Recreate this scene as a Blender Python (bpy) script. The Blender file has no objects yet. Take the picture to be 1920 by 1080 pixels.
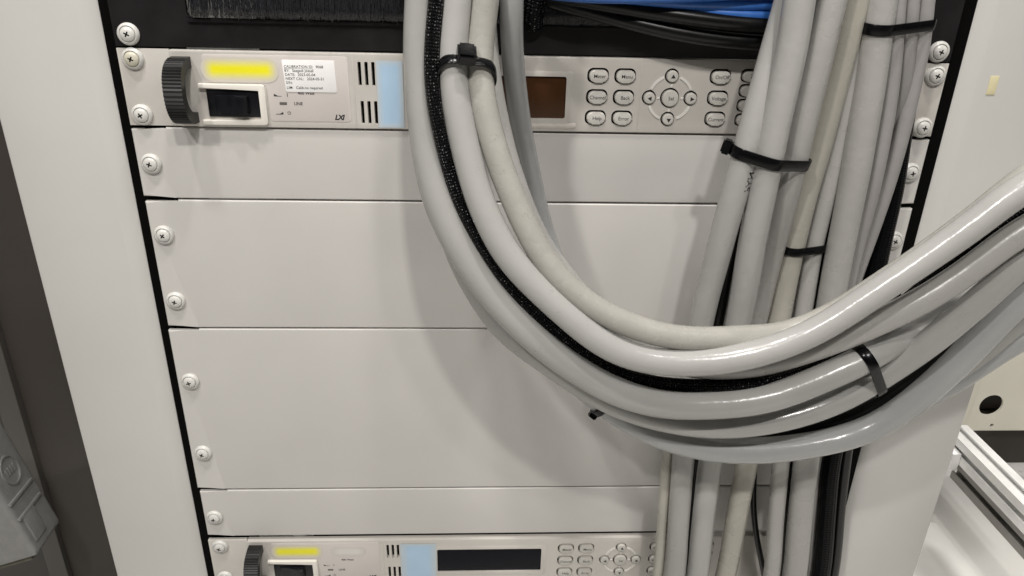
import bpy, bmesh, math, random
from mathutils import Vector, Matrix, Euler
random.seed(7)
SC = bpy.context.scene
COL = SC.collection
R = math.radians

# ---------------------------------------------------------------- camera
# world unit = metre. X right along the rack, Y into the rack, Z up.
# origin = top left corner of the upper power supply; panel faces lie at Y = 0
CAM_LOC = Vector((0.20413, -0.44635, 0.05331))
CAM_ROT = Euler((R(65.7955), R(-1.3123), R(-2.2859)), 'XYZ')
FPX = 1397.14
cd = bpy.data.cameras.new('camera'); cam = bpy.data.objects.new('camera', cd); COL.objects.link(cam)
cam.location = CAM_LOC; cam.rotation_euler = CAM_ROT
cd.sensor_width = 36.0; cd.lens = FPX / 1920 * 36.0; cd.clip_start = 0.01; cd.clip_end = 50
SC.camera = cam

# ---------------------------------------------------------------- world, lamps, exposure
w = bpy.data.worlds.new('World'); SC.world = w; w.use_nodes = True
bgn = w.node_tree.nodes['Background']
bgn.inputs[0].default_value = (1.0, 0.975, 0.94, 1); bgn.inputs[1].default_value = 0.022
SC.view_settings.view_transform = 'Standard'; SC.view_settings.look = 'None'
SC.view_settings.exposure = 0.0; SC.view_settings.gamma = 1.0
def lamp(name, d, dist, sx, sy, power, col=(1, .966, .925)):
    l = bpy.data.lights.new(name, 'AREA'); l.shape = 'RECTANGLE'; l.size = sx; l.size_y = sy
    l.energy = power; l.color = col
    o = bpy.data.objects.new(name, l); COL.objects.link(o)
    c = Vector((.22, 0, -.05)); v = Vector(d).normalized()
    o.location = c + v * dist
    o.rotation_euler = (-v).to_track_quat('-Z', 'Y').to_euler()
    return o
lamp('ceiling_lamp', (.10, -1, 1.1), 1.5, .07, .05, 9.0)
lamp('ceiling_lamp', (.34, -1, 1.15), 1.55, .07, .05, 3.0)
lamp('ceiling_lamp', (-.66, -1, 1.1), 1.6, .07, .05, 8.2)
lamp('ceiling_lamp', (-.30, -.45, 1.35), 1.5, .09, .06, 8.8)
lamp('ceiling_lamp', (.14, -.33, 1.35), 1.5, .09, .06, 9.8)
lamp('ceiling_lamp', (.70, -.50, 1.25), 1.6, .09, .06, 2.6)
lamp('ceiling_lamp', (1.25, .75, 1.35), 1.9, .5, .3, 24)      # added lamp, brightens the floor behind the rack

# ---------------------------------------------------------------- materials
MATS = {}
def mat(name, col, rough=.5, metal=0, spec=.5, noise=None, bump=None, speck=None, coat=0):
    """noise=(scale, amount) tonal mottling; bump=(scale, strength, distance); speck=(scale, threshold, colour)"""
    if name in MATS: return MATS[name]
    m = bpy.data.materials.new(name); m.use_nodes = True
    nt = m.node_tree; b = nt.nodes['Principled BSDF']
    b.inputs['Base Color'].default_value = (*col, 1)
    b.inputs['Roughness'].default_value = rough
    b.inputs['Metallic'].default_value = metal
    b.inputs['Specular IOR Level'].default_value = spec
    b.inputs['Coat Weight'].default_value = coat
    N, L = nt.nodes.new, nt.links.new
    tc = N('ShaderNodeTexCoord')
    out = None
    if noise:
        n = N('ShaderNodeTexNoise'); n.inputs['Scale'].default_value = noise[0]; n.inputs['Detail'].default_value = 5
        L(tc.outputs['Object'], n.inputs['Vector'])
        mr = N('ShaderNodeMapRange'); mr.inputs[1].default_value = .3; mr.inputs[2].default_value = .7
        mr.inputs[3].default_value = 1 - noise[1]; mr.inputs[4].default_value = 1 + noise[1]
        L(n.outputs['Fac'], mr.inputs[0])
        mx = N('ShaderNodeMix'); mx.data_type = 'RGBA'; mx.blend_type = 'MULTIPLY'; mx.inputs[0].default_value = 1
        mx.inputs[6].default_value = (*col, 1); L(mr.outputs[0], mx.inputs[7]); out = mx.outputs[2]
        mr2 = N('ShaderNodeMapRange'); mr2.inputs[3].default_value = rough - .06; mr2.inputs[4].default_value = rough + .08
        L(n.outputs['Fac'], mr2.inputs[0]); L(mr2.outputs[0], b.inputs['Roughness'])
    if speck:
        n = N('ShaderNodeTexNoise'); n.inputs['Scale'].default_value = speck[0]; n.inputs['Detail'].default_value = 2
        L(tc.outputs['Object'], n.inputs['Vector'])
        n2 = N('ShaderNodeTexNoise'); n2.inputs['Scale'].default_value = speck[0] * .12; L(tc.outputs['Object'], n2.inputs['Vector'])
        ad = N('ShaderNodeMath'); ad.operation = 'MULTIPLY'; L(n.outputs['Fac'], ad.inputs[0]); L(n2.outputs['Fac'], ad.inputs[1])
        mr = N('ShaderNodeMapRange'); mr.inputs[1].default_value = speck[1]; mr.inputs[2].default_value = speck[1] + .04
        mr.inputs[3].default_value = 0; mr.inputs[4].default_value = speck[3] if len(speck) > 3 else .7
        L(ad.outputs[0], mr.inputs[0])
        mx = N('ShaderNodeMix'); mx.data_type = 'RGBA'; L(mr.outputs[0], mx.inputs[0])
        if out: L(out, mx.inputs[6])
        else: mx.inputs[6].default_value = (*col, 1)
        mx.inputs[7].default_value = (*speck[2], 1); out = mx.outputs[2]
    if out: L(out, b.inputs['Base Color'])
    if bump:
        n = N('ShaderNodeTexNoise'); n.inputs['Scale'].default_value = bump[0]; n.inputs['Detail'].default_value = 3
        L(tc.outputs['Object'], n.inputs['Vector'])
        bp = N('ShaderNodeBump'); bp.inputs['Strength'].default_value = bump[1]; bp.inputs['Distance'].default_value = bump[2]
        L(n.outputs['Fac'], bp.inputs['Height']); L(bp.outputs[0], b.inputs['Normal'])
    MATS[name] = m; return m

def braid_mat(name, dot, relief=1.0, spec=.12):
    m = bpy.data.materials.new(name); m.use_nodes = True
    nt = m.node_tree; b = nt.nodes['Principled BSDF']; N, L = nt.nodes.new, nt.links.new
    uv = N('ShaderNodeUVMap'); sep = N('ShaderNodeSeparateXYZ'); L(uv.outputs[0], sep.inputs[0])
    def wave(sign):
        a = N('ShaderNodeMath'); a.operation = 'MULTIPLY'; a.inputs[1].default_value = 8 * 6.28318; L(sep.outputs[0], a.inputs[0])
        c = N('ShaderNodeMath'); c.operation = 'MULTIPLY_ADD'; c.inputs[1].default_value = sign * 2000.0
        L(sep.outputs[1], c.inputs[0]); L(a.outputs[0], c.inputs[2])
        s = N('ShaderNodeMath'); s.operation = 'SINE'; L(c.outputs[0], s.inputs[0]); return s
    s1, s2 = wave(1), wave(-1)
    mul = N('ShaderNodeMath'); mul.operation = 'MULTIPLY'; L(s1.outputs[0], mul.inputs[0]); L(s2.outputs[0], mul.inputs[1])
    bp = N('ShaderNodeBump'); bp.inputs['Strength'].default_value = relief; bp.inputs['Distance'].default_value = .0007
    L(mul.outputs[0], bp.inputs['Height']); L(bp.outputs[0], b.inputs['Normal'])
    mr = N('ShaderNodeMapRange'); mr.inputs[1].default_value = .55; mr.inputs[2].default_value = .95
    mr.inputs[3].default_value = 0; mr.inputs[4].default_value = 1; L(mul.outputs[0], mr.inputs[0])
    nz = N('ShaderNodeTexNoise'); nz.inputs['Scale'].default_value = 900
    tc = N('ShaderNodeTexCoord'); L(tc.outputs['Object'], nz.inputs['Vector'])
    mm = N('ShaderNodeMath'); mm.operation = 'MULTIPLY'; L(mr.outputs[0], mm.inputs[0])
    nr = N('ShaderNodeMapRange'); nr.inputs[1].default_value = .54; nr.inputs[2].default_value = .70; L(nz.outputs['Fac'], nr.inputs[0]); L(nr.outputs[0], mm.inputs[1])
    mx = N('ShaderNodeMix'); mx.data_type = 'RGBA'; L(mm.outputs[0], mx.inputs[0])
    mx.inputs[6].default_value = (.003, .003, .0035, 1); mx.inputs[7].default_value = (dot, dot, dot, 1)  # pale dots are glints painted into the sleeve colour
    L(mx.outputs[2], b.inputs['Base Color'])
    b.inputs['Roughness'].default_value = .28; b.inputs['Specular IOR Level'].default_value = spec
    return m

POWDER = mat('powder_coat', (.575, .557, .532), .37, noise=(14, .03), bump=(2600, .10, .0002))
FRAME = mat('frame_coat', (.555, .545, .52), .45, noise=(9, .035), bump=(2400, .12, .0002))
PSUM = mat('instrument_paint', (.58, .552, .512), .36, noise=(60, .03), bump=(3200, .14, .00015), metal=.12)
PLATEM = mat('overlay_film', (.60, .555, .525), .34, noise=(40, .02))
BEZM = mat('cream_plastic', (.72, .69, .63), .35, noise=(40, .03))
BLACKPL = mat('black_plastic', (.007, .007, .009), .30, spec=.3, noise=(120, .3))
TIEM = mat('tie_nylon', (.0035, .0035, .004), .20, spec=.22, noise=(200, .3))
RUBBERB = mat('handle_rubber', (.010, .010, .0095), .42, spec=.35, noise=(80, .3))
BLACKPT = mat('black_paint', (.0125, .0115, .012), .5, spec=.22, noise=(60, .25), bump=(2600, .2, .0002))
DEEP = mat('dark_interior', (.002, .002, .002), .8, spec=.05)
RAILM = mat('rail_black', (.0022, .002, .002), .7, spec=.05)
KEYM = mat('key_rubber', (.56, .54, .50), .45, noise=(200, .04))
RINGM = mat('light_print', (.74, .72, .68), .4)
INK = mat('ink', (.02, .02, .022), .5)
INKG = mat('ink_grey', (.10, .095, .09), .5)
LEDM = mat('led_window', (.13, .12, .11), .25)
PAPER = mat('label_paper', (.86, .85, .84), .5, noise=(120, .02))
LCD = mat('lcd_brown', (.056, .025, .011), .16, spec=.25, noise=(30, .12))
LCD2 = mat('lcd_dark', (.004, .0045, .008), .15, spec=.1, noise=(30, .2))
SCREWM = mat('screw_paint', (.60, .59, .56), .30, noise=(300, .05), bump=(900, .15, .0003))
SCREWC = mat('screw_cream', (.56, .53, .43), .32, noise=(300, .05), bump=(900, .15, .0003))
WASHM = mat('washer_plastic', (.60, .59, .56), .34, noise=(200, .03))
SLOTM = mat('recess_metal', (.10, .09, .07), .35, metal=.7, noise=(900, .4))
CABLE = [
    mat('cable_grey', (0.344, 0.340, 0.326), .21, spec=.6, noise=(30, .04), speck=(1300, .44, (.10, .095, .08), .5), bump=(150, .25, .0009)),
    mat('cable_cream', (0.368, 0.358, 0.324), .26, spec=.6, noise=(90, .05), speck=(1300, .40, (.16, .14, .11), .45), bump=(300, .26, .0007)),
    mat('cable_blue_grey', (0.339, 0.343, 0.339), .20, spec=.6, noise=(30, .04), bump=(150, .25, .0009)),
    mat('cable_light', (0.385, 0.379, 0.364), .21, spec=.6, noise=(30, .035), speck=(1300, .45, (.12, .11, .10), .4), bump=(150, .25, .0009)),
    mat('cable_warm', (0.365, 0.357, 0.341), .26, spec=.6, noise=(30, .04), bump=(150, .25, .0009)),
    mat('cable_yellowed', (0.387, 0.370, 0.321), .27, spec=.6, noise=(30, .04), bump=(150, .25, .0009)),
    mat('cable_dull', (0.295, 0.283, 0.275), .32, spec=.6, noise=(30, .04), bump=(150, .25, .0009)),
]
BRAID = braid_mat('braided_sleeve', .55)
BRAID2 = braid_mat('braided_sleeve_dark', .010, .35, .06)
BLKC = mat('cable_black', (.004, .004, .004), .30, spec=.35, noise=(60, .2))
BLUEC = mat('cable_blue', (.035, .14, .46), .34, noise=(60, .12))
HAIR = mat('bristle', (.035, .035, .04), .18, spec=.9)
ALU = mat('aluminium', (.90, .90, .89), .36, metal=.25, noise=(60, .05))
ALUD = mat('aluminium_groove', (.16, .155, .15), .5, metal=.5)
HOODM = mat('cast_hood', (.21, .21, .205), .30, metal=.25, noise=(120, .08), bump=(700, .35, .0006))
GASK = mat('gasket', (.09, .09, .06), .5, noise=(200, .3))
CREAMB = mat('cream_enclosure', (.80, .77, .67), .45, noise=(10, .04))
DARKW = mat('dark_shade_coat', (.048, .040, .033), .6, noise=(12, .12), bump=(900, .15, .0004))  # on the neighbour cabinet this dark coat holds the shade of the gap
GREYW = mat('lit_strip_grey', (.088, .082, .074), .55, noise=(12, .1), bump=(900, .15, .0004))  # paler coat paints the lit strip beside the shaded panel
FLOORM = mat('floor_vinyl', (.74, .73, .70), .38, noise=(7, .07), speck=(60, .42, (.40, .39, .36), .5))
TAPE = mat('tape_cream', (.66, .60, .38), .5, noise=(120, .1))

def sticker_mat(name, col, base, soft, noise_s=40):
    """a film sticker whose dye thins out towards its rim (UV 0..1 over the sticker)"""
    m = bpy.data.materials.new(name); m.use_nodes = True
    nt = m.node_tree; b = nt.nodes['Principled BSDF']; N, L = nt.nodes.new, nt.links.new
    uv = N('ShaderNodeUVMap'); sep = N('ShaderNodeSeparateXYZ'); L(uv.outputs[0], sep.inputs[0])
    def edge(o, s):
        a = N('ShaderNodeMath'); a.operation = 'SUBTRACT'; a.inputs[1].default_value = .5; L(o, a.inputs[0])
        c = N('ShaderNodeMath'); c.operation = 'ABSOLUTE'; L(a.outputs[0], c.inputs[0])
        r = N('ShaderNodeMapRange'); r.interpolation_type = 'SMOOTHSTEP'
        r.inputs[1].default_value = .5 - s; r.inputs[2].default_value = .5; r.inputs[3].default_value = 1; r.inputs[4].default_value = 0
        L(c.outputs[0], r.inputs[0]); return r.outputs[0]
    mu = N('ShaderNodeMath'); mu.operation = 'MULTIPLY'; L(edge(sep.outputs[0], soft[0]), mu.inputs[0]); L(edge(sep.outputs[1], soft[1]), mu.inputs[1])
    nz = N('ShaderNodeTexNoise'); nz.inputs['Scale'].default_value = noise_s
    tc = N('ShaderNodeTexCoord'); L(tc.outputs['Object'], nz.inputs['Vector'])
    mr = N('ShaderNodeMapRange'); mr.inputs[3].default_value = .88; mr.inputs[4].default_value = 1.08; L(nz.outputs['Fac'], mr.inputs[0])
    m2 = N('ShaderNodeMix'); m2.data_type = 'RGBA'; m2.blend_type = 'MULTIPLY'; m2.inputs[0].default_value = 1
    m2.inputs[6].default_value = (*col, 1); L(mr.outputs[0], m2.inputs[7])
    mx = N('ShaderNodeMix'); mx.data_type = 'RGBA'; L(mu.outputs[0], mx.inputs[0])
    mx.inputs[6].default_value = (*base, 1); L(m2.outputs[2], mx.inputs[7])
    L(mx.outputs[2], b.inputs['Base Color']); b.inputs['Roughness'].default_value = .45
    return m
YEL = sticker_mat('yellow_film', (.86, .80, .015), (.60, .56, .51), (.17, .46))
BLU = sticker_mat('blue_film', (.42, .59, .76), (.50, .57, .62), (.28, .10))
WHT = sticker_mat('faded_film', (.68, .66, .62), (.58, .55, .51), (.3, .4))

# ---------------------------------------------------------------- helpers
def mm(*a): return tuple(x * .001 for x in a)
def tag(o, label=None, cat=None, group=None, kind=None):
    if label: o['label'] = label
    if cat: o['category'] = cat
    if group: o['group'] = group
    if kind: o['kind'] = kind
    return o
def empty(name, loc=(0, 0, 0)):
    o = bpy.data.objects.new(name, None); COL.objects.link(o); o.location = mm(*loc); o.empty_display_size = .01; return o
def link(name, me, parent=None, loc=None):
    o = bpy.data.objects.new(name, me); COL.objects.link(o)
    if parent: o.parent = parent
    if loc: o.location = mm(*loc)
    return o
def finish(bm, name, m, parent=None, smooth=False, loc=None, scale=.001):
    bm.normal_update()
    if scale != 1: bmesh.ops.scale(bm, vec=(scale,) * 3, verts=bm.verts)
    me = bpy.data.meshes.new(name); bm.to_mesh(me); bm.free()
    for k in (m if isinstance(m, (list, tuple)) else [m]): me.materials.append(k)
    if smooth:
        for p in me.polygons: p.use_smooth = True
        if smooth == 'auto': me.set_sharp_from_angle(angle=R(35))
    return link(name, me, parent, loc)
def box_bm(bm, x0, x1, y0, y1, z0, z1):
    vs = [bm.verts.new((x, y, z)) for x in (x0, x1) for y in (y0, y1) for z in (z0, z1)]
    for f in ((0, 1, 3, 2), (4, 6, 7, 5), (0, 4, 5, 1), (2, 3, 7, 6), (0, 2, 6, 4), (1, 5, 7, 3)):
        bm.faces.new([vs[i] for i in f])
    return vs
def rbox(name, x0, x1, y0, y1, z0, z1, m, parent=None, bev=.4, seg=2, loc=None):
    bm = bmesh.new(); box_bm(bm, x0, x1, y0, y1, z0, z1)
    if bev: bmesh.ops.bevel(bm, geom=bm.edges[:], offset=bev, segments=seg, affect='EDGES', profile=.6)
    bmesh.ops.recalc_face_normals(bm, faces=bm.faces)
    return finish(bm, name, m, parent, 'auto', loc)
def prism_bm(bm, pts, y0, y1):
    """pts: outline in (x, z); extruded from y0 (front) to y1"""
    a = [bm.verts.new((x, y0, z)) for x, z in pts]; b = [bm.verts.new((x, y1, z)) for x, z in pts]
    n = len(pts); fs = [bm.faces.new(a), bm.faces.new(b[::-1])]
    for i in range(n): fs.append(bm.faces.new((a[i], b[i], b[(i + 1) % n], a[(i + 1) % n])))
    return a, b, fs
def plate(name, pts, y0, y1, m, parent=None, bev=.5, seg=2, loc=None):
    bm = bmesh.new(); a, b, fs = prism_bm(bm, pts, y0, y1)
    if bev:
        front = set(a); es = [e for e in bm.edges if e.verts[0] in front and e.verts[1] in front]
        bmesh.ops.bevel(bm, geom=es, offset=bev, segments=seg, affect='EDGES', profile=.55)
    bmesh.ops.recalc_face_normals(bm, faces=bm.faces)
    return finish(bm, name, m, parent, 'auto', loc)
def rrect(cx, cz, w_, h_, r, n=6):
    r = min(r, w_ / 2 - 1e-4, h_ / 2 - 1e-4); P = []
    for sx, sz, a0 in ((1, 1, 0), (-1, 1, 90), (-1, -1, 180), (1, -1, 270)):
        for k in range(n + 1):
            a = R(a0 + 90 * k / n); P.append((cx + sx * (w_ / 2 - r) + r * math.cos(a), cz + sz * (h_ / 2 - r) + r * math.sin(a)))
    return P
def circle(cx, cz, r, n=24): return [(cx + r * math.cos(2 * math.pi * k / n), cz + r * math.sin(2 * math.pi * k / n)) for k in range(n)]
def uv_sheet(name, pts, y, m, parent, loc=None):
    """thin sticker, 0.12 mm thick, with UV over its bounding box"""
    bm = bmesh.new(); a, b, fs = prism_bm(bm, pts, y - .12, y)
    bmesh.ops.recalc_face_normals(bm, faces=bm.faces)
    xs = [p[0] for p in pts]; zs = [p[1] for p in pts]; x0, x1, z0, z1 = min(xs), max(xs), min(zs), max(zs)
    l = bm.loops.layers.uv.new('UVMap')
    for f in bm.faces:
        for lp in f.loops: lp[l].uv = ((lp.vert.co.x - x0) / (x1 - x0), (lp.vert.co.z - z0) / (z1 - z0))
    return finish(bm, name, m, parent, False, loc)
def text_mesh(s, h, bold=0, italic=0, spacing=1.0):
    cu = bpy.data.curves.new('printed_text', 'FONT'); cu.body = s; cu.size = h / .70; cu.offset = bold
    cu.shear = italic; cu.extrude = .02; cu.resolution_u = 3; cu.space_character = spacing
    o = bpy.data.objects.new('printed_text', cu); COL.objects.link(o)
    me = bpy.data.meshes.new_from_object(o.evaluated_get(bpy.context.evaluated_depsgraph_get()))
    bpy.data.objects.remove(o); bpy.data.curves.remove(cu)
    return me
def text(s, x, z, h, y, m, parent, align='L', bold=0, italic=0, spacing=1.0, rot=0):
    """h = capital height in mm; (x, z) = left/centre end of the baseline; lies on the face at depth y"""
    me = text_mesh(s, h, bold, italic, spacing)
    xs = [v.co.x for v in me.vertices]; dx = 0
    if align == 'C': dx = -(min(xs) + max(xs)) / 2
    c, sn = math.cos(R(rot)), math.sin(R(rot))
    for v in me.vertices:
        a, b, d = v.co.x + dx, v.co.y, v.co.z
        v.co = ((x + a * c - b * sn) * .001, (y - .03 - d) * .001, (z + a * sn + b * c) * .001)
    me.materials.append(m); return link('printed_text', me, parent)
def boolean(o, cutter):
    md = o.modifiers.new('cut', 'BOOLEAN'); md.object = cutter; md.operation = 'DIFFERENCE'; md.solver = 'EXACT'
    dg = bpy.context.evaluated_depsgraph_get()
    me = bpy.data.meshes.new_from_object(o.evaluated_get(dg)); o.modifiers.clear()
    old = o.data; o.data = me; me.name = old.name
    bpy.data.objects.remove(cutter)
    for p in me.polygons: p.use_smooth = True
    me.set_sharp_from_angle(angle=R(30))
def cutter(polys, y0, y1, m=None):
    bm = bmesh.new()
    for pts in polys: prism_bm(bm, pts, y0, y1)
    bmesh.ops.recalc_face_normals(bm, faces=bm.faces)
    return finish(bm, 'cutter', m or DEEP)

CR = CAM_ROT.to_matrix()
def at(px, py, fwd):
    """surveyed point: a position read off the photograph at a known distance (mm) in front of the panel faces"""
    d = CR @ Vector(((px - 960) / FPX, (540 - py) / FPX, -1.0))
    t = (-fwd * .001 - CAM_LOC.y) / d.y
    return CAM_LOC + d * t

# ---------------------------------------------------------------- the setting
def sheet(name, x0, x1, y0, y1, z, m):
    bm = bmesh.new(); bm.faces.new([bm.verts.new(p) for p in ((x0, y0, z), (x1, y0, z), (x1, y1, z), (x0, y1, z))])
    return tag(finish(bm, name, m), kind='structure')
sheet('floor', -4000, 5000, -4000, 5000, -662, FLOORM)

# ---------------------------------------------------------------- cabinet
cab = tag(empty('server_cabinet', (0, 0, -662)), 'light grey rack cabinet frame with wide posts on both sides', 'cabinet')
def post(xin, xout, label):
    s = 1 if xout > xin else -1
    # section in (x, y): face slightly set back from the panel faces, shallow canted inner edge
    prof = [(xin, 60), (xin, 4.6), (xin + s * .8, 3.6), (xin + s * 9.0, .25), (xin + s * 10.5, 0), (xout - s * 2.2, 0), (xout - s * .6, .7), (xout, 2.4), (xout, 620)]
    bm = bmesh.new(); lo = [bm.verts.new((x, y, 0)) for x, y in prof]; hi = [bm.verts.new((x, y, 1500)) for x, y in prof]
    for i in range(len(prof) - 1): bm.faces.new((lo[i], lo[i + 1], hi[i + 1], hi[i]))
    bm.faces.new(lo); bm.faces.new(hi[::-1]); bm.faces.new((lo[0], hi[0], hi[-1], lo[-1]))
    bmesh.ops.recalc_face_normals(bm, faces=bm.faces)
    o = finish(bm, 'frame_post', FRAME, cab, 'auto'); tag(o, label); return o
post(-7.2, -74.5, 'left post of the cabinet, light grey'); post(492.8, 562.5, 'right post of the cabinet, light grey')
for x0, x1 in ((-7.1, 36), (452, 492.7)):
    rbox('mounting_rail', x0, x1, 4.2, 9, 0, 1480, RAILM, cab, .5)
rbox('interior_back', -4, 490, 300, 303, 0, 1480, DEEP, cab, 0)

# ---------------------------------------------------------------- screws with cup washers
def lathe_bm(bm, prof, n=36):
    """prof: list of (radius, y); axis along Y"""
    rings = []
    for r, y in prof:
        if r < 1e-5: rings.append([bm.verts.new((0, y, 0))])
        else: rings.append([bm.verts.new((r * math.cos(2 * math.pi * k / n), y, r * math.sin(2 * math.pi * k / n))) for k in range(n)])
    for a, b in zip(rings, rings[1:]):
        for k in range(n):
            k2 = (k + 1) % n
            if len(a) == 1: bm.faces.new((a[0], b[k2], b[k]))
            elif len(b) == 1: bm.faces.new((a[k], a[k2], b[0]))
            else: bm.faces.new((a[k], a[k2], b[k2], b[k]))
    bmesh.ops.recalc_face_normals(bm, faces=bm.faces)
bm = bmesh.new()
lathe_bm(bm, [(0, 0), (6.0, 0), (6.15, -.5), (6.0, -1.3), (5.3, -2.1), (4.75, -2.45), (4.45, -2.35), (4.3, -1.7), (0, -1.7)])
WASH_ME = finish(bm, 'cup_washer', WASHM, None, 'auto'); wme = WASH_ME.data; bpy.data.objects.remove(WASH_ME)
def screw_mesh(m):
    bm = bmesh.new()
    lathe_bm(bm, [(0, -1.0), (4.1, -1.0), (4.15, -2.2), (3.9, -2.9), (3.2, -3.45), (2.0, -3.85), (0, -4.0)])
    o = finish(bm, 'screw', [m, SLOTM], None, 'auto')
    bm = bmesh.new()
    for wx, wz in ((4.5, 1.15), (1.15, 4.5)):
        vs = box_bm(bm, -wx / 2, wx / 2, -6, -2.2, -wz / 2, wz / 2)
        for v_ in vs:
            if v_.co.y > -3: v_.co.x *= .5; v_.co.z *= .5
    bmesh.ops.recalc_face_normals(bm, faces=bm.faces)
    for f in bm.faces: f.material_index = 1
    c = finish(bm, 'cutter', [m, SLOTM])
    md = o.modifiers.new('cut', 'BOOLEAN'); md.object = c; md.operation = 'DIFFERENCE'; md.solver = 'EXACT'; md.use_self = True
    me = bpy.data.meshes.new_from_object(o.evaluated_get(bpy.context.evaluated_depsgraph_get()))
    bpy.data.objects.remove(o); bpy.data.objects.remove(c)
    for p in me.polygons: p.use_smooth = p.material_index == 0
    me.set_sharp_from_angle(angle=R(30)); return me
sme, scream = screw_mesh(SCREWM), screw_mesh(SCREWC)
def screw(x, z, parent, rot, cream=False, y=0):
    s = link('screw', scream if cream else sme, parent, (x, y, z)); s.rotation_euler = (R(random.uniform(-3, 3)), R(rot), R(random.uniform(-3, 3)))
    wo = link('cup_washer', wme, s); wo.rotation_euler = (0, R(random.uniform(0, 360)), 0)
    return s

# ---------------------------------------------------------------- blank panels
U = 44.45
def blank(z0, units, scr, label, dx=0, rots=(20, 70, 35, 55), name='blank_panel'):
    h = units * U
    root = tag(empty(name, (dx, 0, z0)), label, 'panel', 'blank panels in the rack')
    t, b = -.45, -h + .6; n = 1.15
    pts = [(0, t - n), (20, t - n), (20, t), (462.6, t), (462.6, t - n), (482.6, t - n), (482.6, b + n), (462.6, b + n), (462.6, b), (20, b), (20, b + n), (0, b + n)]
    plate('face_plate', pts[::-1], 0, 3.2, POWDER, root, .85, 3)
    for i, z in enumerate(scr):
        screw(8.4 - dx, z - z0, root, rots[i % 4]); screw(474.8 - dx, z - z0, root, rots[(i + 1) % 4] + 11)
    return root
blank(-U, 1, (-66.7,), 'one-unit blank panel directly below the upper power supply', 0)
blank(-2 * U, 2, (-112, -157.4), 'two-unit blank panel with two screws a side, behind the upper loop', .2, (40, 15, 60, 33))
blank(-4 * U, 3, (-218.2, -277.8), 'tallest blank panel, three units high, below the middle of the rack', -.4, (75, 25, 50, 10))
blank(-7 * U, 1, (-336.4,), 'one-unit blank panel just above the lower power supply', .6, (12, 52, 30, 80))

# ---------------------------------------------------------------- brush panel
bp_ = tag(empty('brush_panel', (0, 0, 0)), 'black brush panel above the upper power supply', 'brush panel')
pl = plate('face_plate', [(0, .5), (482.6, .5), (482.6, 44.2), (0, 44.2)], 0, 2.6, BLACKPT, bp_, .4)
boolean(pl, cutter([rrect(241, 26.5, 398, 20, 3)], -3, 6, BLACKPT))
pl.parent = bp_
# turned lip below the opening
plate('slot_lip', rrect(241, 15.2, 398, 1.6, .7), -1.6, 0, BLACKPT, bp_, .3)
def bristles(x0, x1, n, name='bristles'):
    bm = bmesh.new()
    for i in range(n):
        x = random.uniform(x0, x1); layer = random.random()
        y = -4.6 + 3.6 * layer; z1 = 40; z0 = 17.0 + random.uniform(-.5, 1.2) + layer * .6
        if random.random() < .03: z0 -= random.uniform(.3, 1.6)
        lean = random.gauss(0, 1.3); bow = random.gauss(-.6, 1.0); r = .16
        prev = None
        for k in range(5):
            t = k / 4; c = Vector((x + lean * t * t, y + bow * t * t, z1 + (z0 - z1) * t))
            ring = [bm.verts.new((c.x + r * math.cos(a), c.y + r * math.sin(a), c.z)) for a in (.5, 2.6, 4.7)]
            if prev:
                for q in range(3): bm.faces.new((prev[q], prev[(q + 1) % 3], ring[(q + 1) % 3], ring[q]))
            prev = ring
        bm.faces.new(prev)
    bmesh.ops.recalc_face_normals(bm, faces=bm.faces)
    return tag(finish(bm, name, HAIR, bp_, True), kind='stuff')
bristles(45, 300, 3000)
screw(8.6, 7.2, bp_, 28); screw(474.0, 6.2, bp_, 20)

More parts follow.
